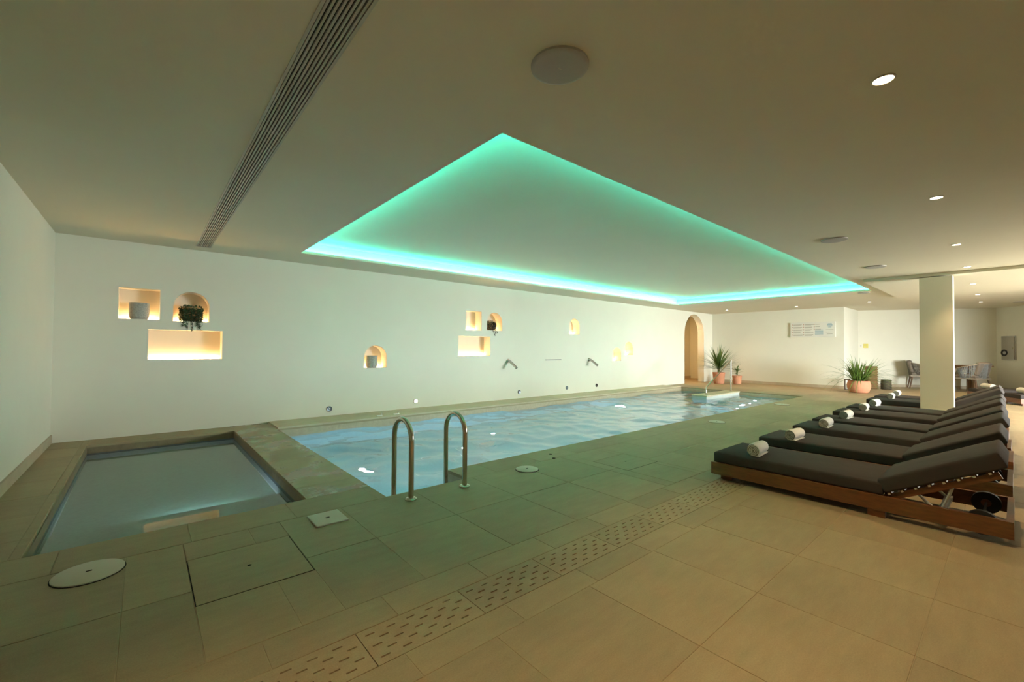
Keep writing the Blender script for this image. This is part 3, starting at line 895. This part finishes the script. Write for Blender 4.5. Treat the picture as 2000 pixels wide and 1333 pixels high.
# ------------------------------------------------------------------ sun loungers
BA = math.radians(27.5)              # backrest angle
def make_lounger():
    root = empty('sun_lounger')
    W, Lh = 0.378, 1.03
    for s in (-1, 1):
        MB().box(s*W-0.018, -Lh, 0.055, s*W+0.018, Lh, 0.174).build('side_rail', TEAK, root)
    MB().box(-W+0.018, Lh-0.035, 0.055, W-0.018, Lh, 0.174).build('foot_rail', TEAK, root)
    MB().box(-W+0.018, -Lh, 0.055, W-0.018, -Lh+0.035, 0.174).build('head_rail', TEAK, root)
    MB().box(-W+0.018, -0.38, 0.07, W-0.018, -0.345, 0.14).build('cross_rail', TEAK, root)
    for y in (-0.30, Lh-0.12):
        for s in (-1, 1):
            ix = 0.02 if y < 0 else 0.09
            MB().box(s*(W-ix)-0.03, y-0.055, 0, s*(W-ix)+0.03, y+0.055, 0.0552).build('foot', TEAK, root)
    for s in (-1, 1):
        wh = MB().tube([(s*(W-0.062)-0.022, -Lh+0.15, 0.115), (s*(W-0.062)+0.022, -Lh+0.15, 0.115)], 0.085, 24).build('wheel', RUBBER, root, smooth=True)
        MB().tube([(s*(W-0.062)-0.027, -Lh+0.15, 0.115), (s*(W-0.062)+0.027, -Lh+0.15, 0.115)], 0.03, 14).build('hub', TEAK, wh, smooth=True)
    MB().tube([(-W+0.02, -Lh+0.15, 0.115), (W-0.02, -Lh+0.15, 0.115)], 0.009, 8).build('axle', RUBBER, root)
    yf = -0.345                                   # fold
    for k in range(9):
        y = yf+0.06+k*0.15
        MB().box(-W+0.018, y, 0.150, W-0.018, y+0.07, 0.170).build('seat_slat', TEAK, root)
    c, s_ = math.cos(BA), math.sin(BA)
    # local back frame: origin at the fold, u toward the head, v up from the frame
    M = Matrix(((1, 0, 0, 0), (0, -c, s_, yf), (0, s_, c, 0.158), (0, 0, 0, 1)))
    for sx in (-1, 1):
        MB().box(sx*0.315-0.016, 0.0, -0.035, sx*0.315+0.016, 0.70, 0.012, M).build('back_rail', TEAK, root)
    for k in range(8):
        u = 0.03+k*0.088
        sl_ = MB().box(-0.338, u, 0.012, 0.338, u+0.03, 0.026, M).build('back_slat', TEAK, root)
        for sx in (-1, 1):
            MB().box(sx*0.342-0.005, u+0.004, 0.008, sx*0.342+0.005, u+0.020, 0.022, M).build('slat_cap', ALU, sl_)
    for sx in (-1, 1):
        a = M @ Vector((sx*0.28, 0.42, -0.03)); b = Vector((sx*0.28, -0.66, 0.10))
        d = MB(); d.tube([a, b], 0.011, 8); d.tube([M @ Vector((sx*0.28, 0.20, -0.03)), b], 0.011, 8)
        d.build('support_strut', ALU, root)
    MB().box(-W+0.02, -0.69, 0.085, W-0.02, -0.64, 0.105).build('strut_bar', ALU, root)
    bm = rounded_box(-0.362, yf+0.005, 0.1705, 0.362, Lh-0.008, 0.280, 0.020, puff=0.016)
    bm_obj(bm, 'seat_cushion', CANVAS, root)
    bm = rounded_box(-0.362, 0.02, 0.027, 0.362, 0.765, 0.147, 0.020, puff=0.016)
    bm_obj(bm, 'back_cushion', CANVAS, root, M)
    return root
def make_towel():
    o = empty('rolled_towel')
    R, hw_ = 0.062, 0.15
    rs = random.Random(3)
    prof = []
    mb = MB()
    n, m = 28, 9
    for i in range(m+1):
        x = -hw_+2*hw_*i/m
        for k in range(n):
            a = 2*PI*k/n
            rr = R*(1+0.03*math.sin(3*a+x*12)+0.02*math.sin(7*a-x*25))
            if i in (0, m): rr *= 0.93
            mb.v.append((x, rr*math.cos(a), max(R*0.9+rr*math.sin(a), 0.001)))
    for i in range(m):
        for k in range(n):
            k2 = (k+1) % n
            mb.f.append((i*n+k, (i+1)*n+k, (i+1)*n+k2, i*n+k2))
    mb.build('outer_wrap', TOWEL, o, smooth=True)
    # loose end lying under the roll
    fl_ = MB(); fl_.box(-hw_, -0.055, 0.0, hw_*0.96, 0.02, 0.008); fl_.build('loose_end', TOWEL, o)
    for sx in (-1, 1):
        sp = MB()
        pts = []
        for k in range(70):
            t = k/69; a = t*2*PI*3.6; r = R*(0.10+0.80*t)
            pts.append((r*math.cos(a), R*0.9+r*math.sin(a)))
        th = 0.0030
        for (p, q) in zip(pts, pts[1:]):
            def off(p_, d_):
                v_ = Vector((p_[0], p_[1]-R*0.9)); v_ = v_.normalized()*d_
                return (p_[0]+v_.x, p_[1]+v_.y)
            a0, a1, b0, b1 = off(p, -th), off(p, th), off(q, -th), off(q, th)
            xo, xi = sx*(hw_+0.004), sx*(hw_-0.012)
            sp.quad((xo, *a0), (xo, *a1), (xo, *b1), (xo, *b0))
            sp.quad((xi, *a1), (xo, *a1), (xo, *b1), (xi, *b1))
            sp.quad((xi, *a0), (xo, *a0), (xo, *b0), (xi, *b0))
        sp.build('spiral_end', TOWEL, o)
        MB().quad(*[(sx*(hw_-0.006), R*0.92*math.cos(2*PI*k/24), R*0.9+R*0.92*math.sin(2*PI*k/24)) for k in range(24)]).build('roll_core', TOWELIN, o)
    return o
lounger0 = make_lounger(); towel0 = make_towel()
WORDS = ['nearest', 'second', 'third', 'fourth', 'fifth', 'sixth', 'seventh', 'farthest']
LX = [4.92, 6.16, 7.40, 8.38, 9.67, 10.68, 12.60, 13.62]
LY = [1.05, 1.06, 1.06, 1.08, 1.11, 1.12, 1.16, 1.19]
TOW = [4.76, 5.92, 7.22, 8.42, 9.80, 10.78, 12.68, 13.66]
for i in range(8):
    o = lounger0 if i == 0 else copy_tree(lounger0)
    o.location = (LX[i], LY[i], 0)
    place = {0: 'in front with its wooden frame in full view', 5: 'just before the column', 6: 'just behind the column', 7: 'at the far end of the row'}.get(i, 'in the row, counted from the camera')
    tag(o, '%s teak sun lounger with charcoal cushions, %s' % (WORDS[i], place), 'sun lounger', 'sun loungers in a row')
    t = towel0 if i == 0 else copy_tree(towel0)
    t.location = (TOW[i], LY[i]+0.665, 0.2895)
    t.rotation_euler.z = math.radians([4, -3, 2, -2, 3, -4, 2, 0][i])
    tag(t, 'rolled white towel lying on the %s sun lounger of the row' % WORDS[i], 'towel', 'rolled towels on the loungers')
rz = math.radians(26)
for k, (x, y, lb, tl) in enumerate(((17.35, -0.82, 'teak sun lounger cut off by the right picture edge, nearer one', 'rolled white towel at the right picture edge'),
                                 (18.75, -0.14, 'teak sun lounger behind the row, below the steel cabinet', 'rolled white towel behind the farthest backrests'))):
    o = copy_tree(lounger0); o.location = (x, y, 0); o.rotation_euler.z = rz
    tag(o, lb, 'sun lounger', 'sun loungers near the far wall')
    t = copy_tree(towel0)
    d = Matrix.Rotation(rz, 3, 'Z') @ Vector((0, 0.75, 0))
    t.location = (x+d.x, y+d.y, 0.2895); t.rotation_euler.z = rz; t.scale = (1.5, 1.2, 1.2)
    tag(t, tl, 'towel', 'rolled towels near the far wall')

# ------------------------------------------------------------------ potted plants
def strap_leaf(mb, base, az, el, ln, w_, droop, n=7):
    d = Vector((math.cos(az), math.sin(az), 0)); side = Vector((-math.sin(az), math.cos(az), 0))
    p = Vector(base); a = el; st = ln/n
    rows = []
    for i in range(n+1):
        t = i/n
        ww = w_*(0.55+0.9*t if t < 0.4 else (1-t)*1.5+0.02)
        rows.append((p-side*ww/2, p+side*ww/2, p+Vector((0, 0, -ww*0.12))))
        p = p+st*(math.cos(a)*d+Vector((0, 0, math.sin(a))))
        a -= droop/n*(0.4+1.2*t)
    for i in range(n):
        A, B = rows[i], rows[i+1]
        mb.quad(A[0], A[2], B[2], B[0]); mb.quad(A[2], A[1], B[1], B[2])
def potted(name, loc, prof, label, group, potmat=TERRA):
    o = empty(name, (*loc, 0)); tag(o, label, 'plant', group)
    MB().lathe(prof, 36).build('pot', potmat, o, smooth=True)
    top = max(z for r, z in prof); rr = max(r for r, z in prof if z >= top-0.01)
    MB().lathe([(rr-0.02, top-0.05), (rr-0.02, top-0.03), (0.003, top-0.025)], 24).build('soil', SOIL, o)
    return o, top
G = 'potted plants on the floor'
rs = random.Random(5)
o, top = potted('potted_yucca', (17.55, 7.76), [(0.17, 0), (0.19, 0.02), (0.225, 0.40), (0.235, 0.41), (0.235, 0.45), (0.21, 0.45), (0.20, 0.40), (0.003, 0.39)], 'spiky yucca in a tapered terracotta pot beside the arch', G)
MB().tube([(0, 0, 0.40), (0.01, 0, 0.52), (0, 0.01, 0.66)], 0.05, 10).build('trunk', mat('bark', (0.16, 0.11, 0.06), 0.9, var=0.2), o)
mb = MB()
for k in range(110):
    el = rs.uniform(-0.1, 1.35)
    strap_leaf(mb, (0, 0, rs.uniform(0.55, 0.72)), rs.uniform(0, 2*PI), el, rs.uniform(0.85, 1.0), 0.05, rs.uniform(0.05, 0.4))
mb.build('foliage', mat('yucca_leaf', (0.055, 0.11, 0.02), 0.5, col2=(0.11, 0.17, 0.035), scale=14), o)['kind'] = 'stuff'
o, top = potted('potted_dracaena', (17.95, 7.22), [(0.13, 0), (0.145, 0.01), (0.165, 0.28), (0.175, 0.29), (0.175, 0.33), (0.155, 0.33), (0.15, 0.28), (0.003, 0.27)], 'small leafy dracaena in the smaller terracotta pot', G)
MB().tube([(0, 0, 0.28), (0.005, 0, 0.45), (0, 0.005, 0.62)], 0.015, 8).build('stem', MATS['bark'], o)
mb = MB()
for k in range(26):
    strap_leaf(mb, (0, 0, rs.uniform(0.36, 0.66)), rs.uniform(0, 2*PI), rs.uniform(0.2, 1.3), rs.uniform(0.2, 0.33), 0.06, rs.uniform(0.5, 1.2), 5)
mb.build('foliage', LEAF, o)['kind'] = 'stuff'
o, top = potted('potted_palm_grass', (17.55, 3.31), [(0.22, 0), (0.26, 0.03), (0.305, 0.16), (0.31, 0.26), (0.285, 0.35), (0.29, 0.385), (0.265, 0.385), (0.25, 0.33), (0.003, 0.32)], 'bushy green strap leaf plant in a wide round terracotta bowl', G)
mb = MB()
for k in range(85):
    a = rs.uniform(0, 2*PI); r_ = 0.17*math.sqrt(rs.random())
    strap_leaf(mb, (r_*math.cos(a), r_*math.sin(a), 0.34), a+rs.uniform(-0.5, 0.5), rs.uniform(0.9, 1.5), rs.uniform(0.6, 0.95), 0.04, rs.uniform(0.2, 1.0))
for k in range(60):
    a = rs.uniform(0, 2*PI)
    strap_leaf(mb, (0.1*math.cos(a), 0.1*math.sin(a), 0.40), a, rs.uniform(0.05, 0.85), rs.uniform(1.0, 1.25), 0.034, rs.uniform(0.6, 1.9))
mb.build('foliage', LEAF, o)['kind'] = 'stuff'

def woven(name, loc, r, h, m, label, cat, rings=9):
    o = empty(name, (*loc, 0)); tag(o, label, cat)
    MB().lathe([(r*0.92, 0), (r*0.96, 0.02), (r*0.94, h*0.5), (r*0.92, h), (r*0.86, h), (r*0.85, 0.04), (0.003, 0.03)], 28).build('body', m, o, smooth=True)
    for k in range(rings):
        z = h*(k+0.5)/rings
        pts = [(r*0.95*math.cos(2*PI*q/24), r*0.95*math.sin(2*PI*q/24), z) for q in range(25)]
        MB().tube(pts, h/rings*0.30, 6, cap=False).build('woven_ring', m, o, smooth=True)
    return o
woven('wicker_basket', (19.75, 3.38), 0.19, 0.80, WICKER, 'tall brown wicker basket behind the bushy plant', 'basket', 10)
woven('rattan_lantern', (19.85, 2.98), 0.15, 0.34, mat('dark_rattan', (0.09, 0.08, 0.05), 0.7, var=0.3, scale=40), 'low dark rattan lantern beside the wicker basket', 'lantern', 6)
ln = empty('glass_lantern', (18.55, 3.82, 0), 0.3); tag(ln, 'slim dark framed lantern left of the bushy plant', 'lantern')
for sx in (-1, 1):
    for sy in (-1, 1):
        MB().box(sx*0.06-0.012, sy*0.06-0.012, 0.02, sx*0.06+0.012, sy*0.06+0.012, 0.34).build('upright', mat('dark_wood', (0.07, 0.04, 0.02), 0.6), ln)
MB().box(-0.08, -0.08, 0, 0.08, 0.08, 0.02).build('base', MATS['dark_wood'], ln)
MB().box(-0.08, -0.08, 0.34, 0.08, 0.08, 0.37).build('top', MATS['dark_wood'], ln)
MB().tube([(0, 0, 0.02), (0, 0, 0.20)], 0.035, 16).build('candle', TOWEL, ln, smooth=True)

# ------------------------------------------------------------------ seating alcove
def rope_chair(loc, rzdeg, rope, label, k=1.0):
    o = empty('rope_armchair', (*loc, 0), math.radians(rzdeg)); tag(o, label, 'chair', 'rope armchairs in the alcove')
    o.scale = (k, k, k)
    # seat faces local +x
    for sx, sy in ((1, 1), (1, -1), (-1, 1), (-1, -1)):
        MB().tube([(sx*0.22, sy*0.23, 0.40), (sx*0.26+(-0.03 if sx < 0 else 0.0), sy*0.27, 0.0)], 0.018, 10, radii=[0.024, 0.014]).build('leg', mat('dark_leg_wood', (0.12, 0.065, 0.03), 0.5), o, smooth=True)
    MB().box(-0.27, -0.27, 0.36, 0.27, 0.27, 0.40).build('seat_frame', PVCWHITE, o)
    bm = rounded_box(-0.25, -0.25, 0.40, 0.27, 0.25, 0.48, 0.03, puff=0.02); bm_obj(bm, 'seat_cushion', CUSH, o)
    Mp = Matrix.Translation((-0.20, 0, 0.48)) @ Matrix.Rotation(math.radians(-14), 4, 'Y')
    bm = rounded_box(-0.06, -0.23, 0.0, 0.05, 0.23, 0.36, 0.04, seg=3); bm_obj(bm, 'back_pillow', CUSH, o, Mp)
    # top rail from one arm round the back to the other
    top, bot = [], []
    N_ = 40
    for q in range(N_+1):
        a = math.radians(-118+236*q/N_)          # angle from -x
        ux, uy = -math.cos(a), math.sin(a)
        hx = 0.32 if ux < 0 else 0.30
        t = (1+math.cos(a))/2
        top.append(Vector((ux*hx*1.06, uy*0.34, 0.60+0.19*t)))
        bot.append(Vector((ux*hx*0.86, uy*0.275, 0.385)))
    front = [Vector((0.24, -0.30, 0.385))]; back = [Vector((0.24, 0.30, 0.385))]
    MB().tube(front+top+back, 0.014, 8).build('top_rail', PVCWHITE, o, smooth=True)
    for q in range(1, N_):
        MB().tube([bot[q], (bot[q]+top[q])/2+Vector((0, 0, 0)), top[q]], 0.0085, 6).build('rope', rope, o, smooth=True)
    for zf in (0.25, 0.5, 0.75):
        MB().tube([bot[q].lerp(top[q], zf) for q in range(N_+1)], 0.007, 6).build('cross_rope', rope, o, smooth=True)
    return o
rope_chair((21.35, 2.22), -78, ROPE, 'grey rope armchair with pillow left of the column', 1.22)
rope_chair((20.95, 0.98), 62, ROPEB, 'blue grey rope armchair with its back to us right of the column', 1.2)
tb = empty('wooden_table', (21.75, 1.35, 0), math.radians(-58)); tag(tb, 'wooden dining table partly hidden by the column', 'table')
for k in range(5):
    MB().box(-0.75, -0.42+k*0.17, 0.83, 0.75, -0.42+k*0.17+0.165, 0.87).build('top_plank', TEAK2, tb)
MB().box(-0.70, -0.38, 0.76, 0.70, 0.38, 0.83).build('apron', TEAK2, tb)
for sx in (-1, 1):
    for q in range(4):
        MB().tube([(sx*(0.33+0.10*(q % 2)), -0.22+0.15*q, 0.76), (sx*0.40, -0.14+0.10*q, 0.0)], 0.05, 8).build('leg_branch', TEAK2, tb)
hb = woven('table_basket', (21.55, 1.62), 0.14, 0.22, WICKER, 'small wicker box standing on the wooden table', 'basket', 5)
hb.location.z = 0.87

# ------------------------------------------------------------------ signs and cabinet
sg = empty('notice_board', (XS-0.0, 4.89, 2.12)); tag(sg, 'wide white notice board with columns of small print', 'sign')
MB().box(-0.055, -0.70, -0.275, -0.004, 0.70, 0.275).build('panel', SIGNW, sg)
MB().box(-0.004, -0.62, -0.2, 0.0, 0.62, 0.2).build('mounting', STEEL, sg)
def print_rows(m, rows, name):
    mb = MB()
    for y0, y1, z, h_ in rows: mb.box(-0.0565, y0, z-h_/2, -0.0545, y1, z+h_/2)
    mb.build(name, m, sg)
rg, rb, rr_ = [], [], []
rs = random.Random(11)
# y runs from +0.70 (left in the picture) to -0.70
for k in range(5):
    z = 0.19-k*0.095
    rg.append((0.60-rs.uniform(0.22, 0.34), 0.60, z, 0.022)); rg.append((0.60-rs.uniform(0.15, 0.3), 0.60, z-0.032, 0.014))
    rr_.append((0.625, 0.655, z, 0.04)); rr_.append((0.255, 0.285, z, 0.04))
    rg.append((0.235-rs.uniform(0.22, 0.30), 0.235, z, 0.024)); rg.append((0.235-rs.uniform(0.15, 0.28), 0.235, z-0.034, 0.014))
for k in range(3):
    z = 0.19-k*0.09
    rg.append((-0.24-rs.uniform(0, 0.06), -0.10, z, 0.02)); rr_.append((-0.085, -0.055, z, 0.035))
for k in range(4):
    rb.append((-0.34, -0.09, -0.02-k*0.05, 0.028))
rb += [(-0.60, -0.48, 0.20, 0.02), (-0.62, -0.46, 0.165, 0.03), (-0.62, -0.46, 0.12, 0.035), (-0.59, -0.49, 0.08, 0.02)]
rg += [(-0.65, -0.42, -0.01, 0.012), (-0.65, -0.42, -0.10, 0.014), (-0.62, -0.45, -0.17, 0.02)]
print_rows(SIGNGREY, rg, 'grey_print'); print_rows(SIGNBLUE, rb, 'blue_print'); print_rows(SIGNRED, rr_, 'red_symbols')
dA = (Vector(P2)-Vector(P1)).normalized(); angA = math.atan2(dA.y, dA.x)
ys_ = empty('warning_sign', (21.02+0.0, 3.66, 1.54), angA); tag(ys_, 'small yellow warning sign on the alcove wall', 'sign')
n_in = Vector((dA.y, -dA.x))
ys_.location = (P1[0]+dA.x*0.24+n_in.x*0.004, P1[1]+dA.y*0.24+n_in.y*0.004, 1.54)
MB().box(-0.075, -0.006, -0.08, 0.075, 0.0, 0.08).build('plate', YELLOW, ys_)
MB().box(-0.05, -0.008, -0.05, 0.05, -0.006, -0.03).box(-0.05, -0.008, 0.02, 0.05, -0.006, 0.03).build('print', SIGNGREY, ys_)
lsw = empty('light_switch', (P1[0]+dA.x*0.08+n_in.x*0.004, P1[1]+dA.y*0.08+n_in.y*0.004, 1.54), angA); tag(lsw, 'small white light switch beside the yellow sign', 'switch')
MB().box(-0.035, -0.008, -0.05, 0.035, 0, 0.05).build('plate', SIGNW, lsw)
MB().box(-0.015, -0.013, -0.025, 0.015, -0.008, 0.025).build('rocker', WHITEPL, lsw)
dB = (Vector(P3)-Vector(P2)).normalized(); angB = math.atan2(dB.y, dB.x); nB = Vector((dB.y, -dB.x))
cb = empty('hose_cabinet', (P2[0]+dB.x*0.44+nB.x*0.002, P2[1]+dB.y*0.44+nB.y*0.002, 1.48), angB); tag(cb, 'brushed steel fire hose cabinet with round black window', 'cabinet')
MB().box(-0.235, -0.03, -0.41, 0.235, 0.0, 0.41).build('body', STEEL, cb)
MB().box(-0.215, -0.045, -0.385, 0.215, -0.03, 0.385).build('door', mat('cabinet_door', (0.42, 0.39, 0.33), 0.45, 0.6), cb)
MB().tube([(-0.12, -0.045, -0.17), (-0.12, -0.052, -0.17)], 0.115, 28).build('window_ring', RUBBER, cb, smooth=True)
MB().tube([(-0.105, -0.050, -0.17), (-0.105, -0.056, -0.17)], 0.055, 20).build('hose_reel', STEEL, cb, smooth=True)
MB().box(0.17, -0.06, -0.04, 0.185, -0.045, 0.04).build('handle', CHROME, cb)
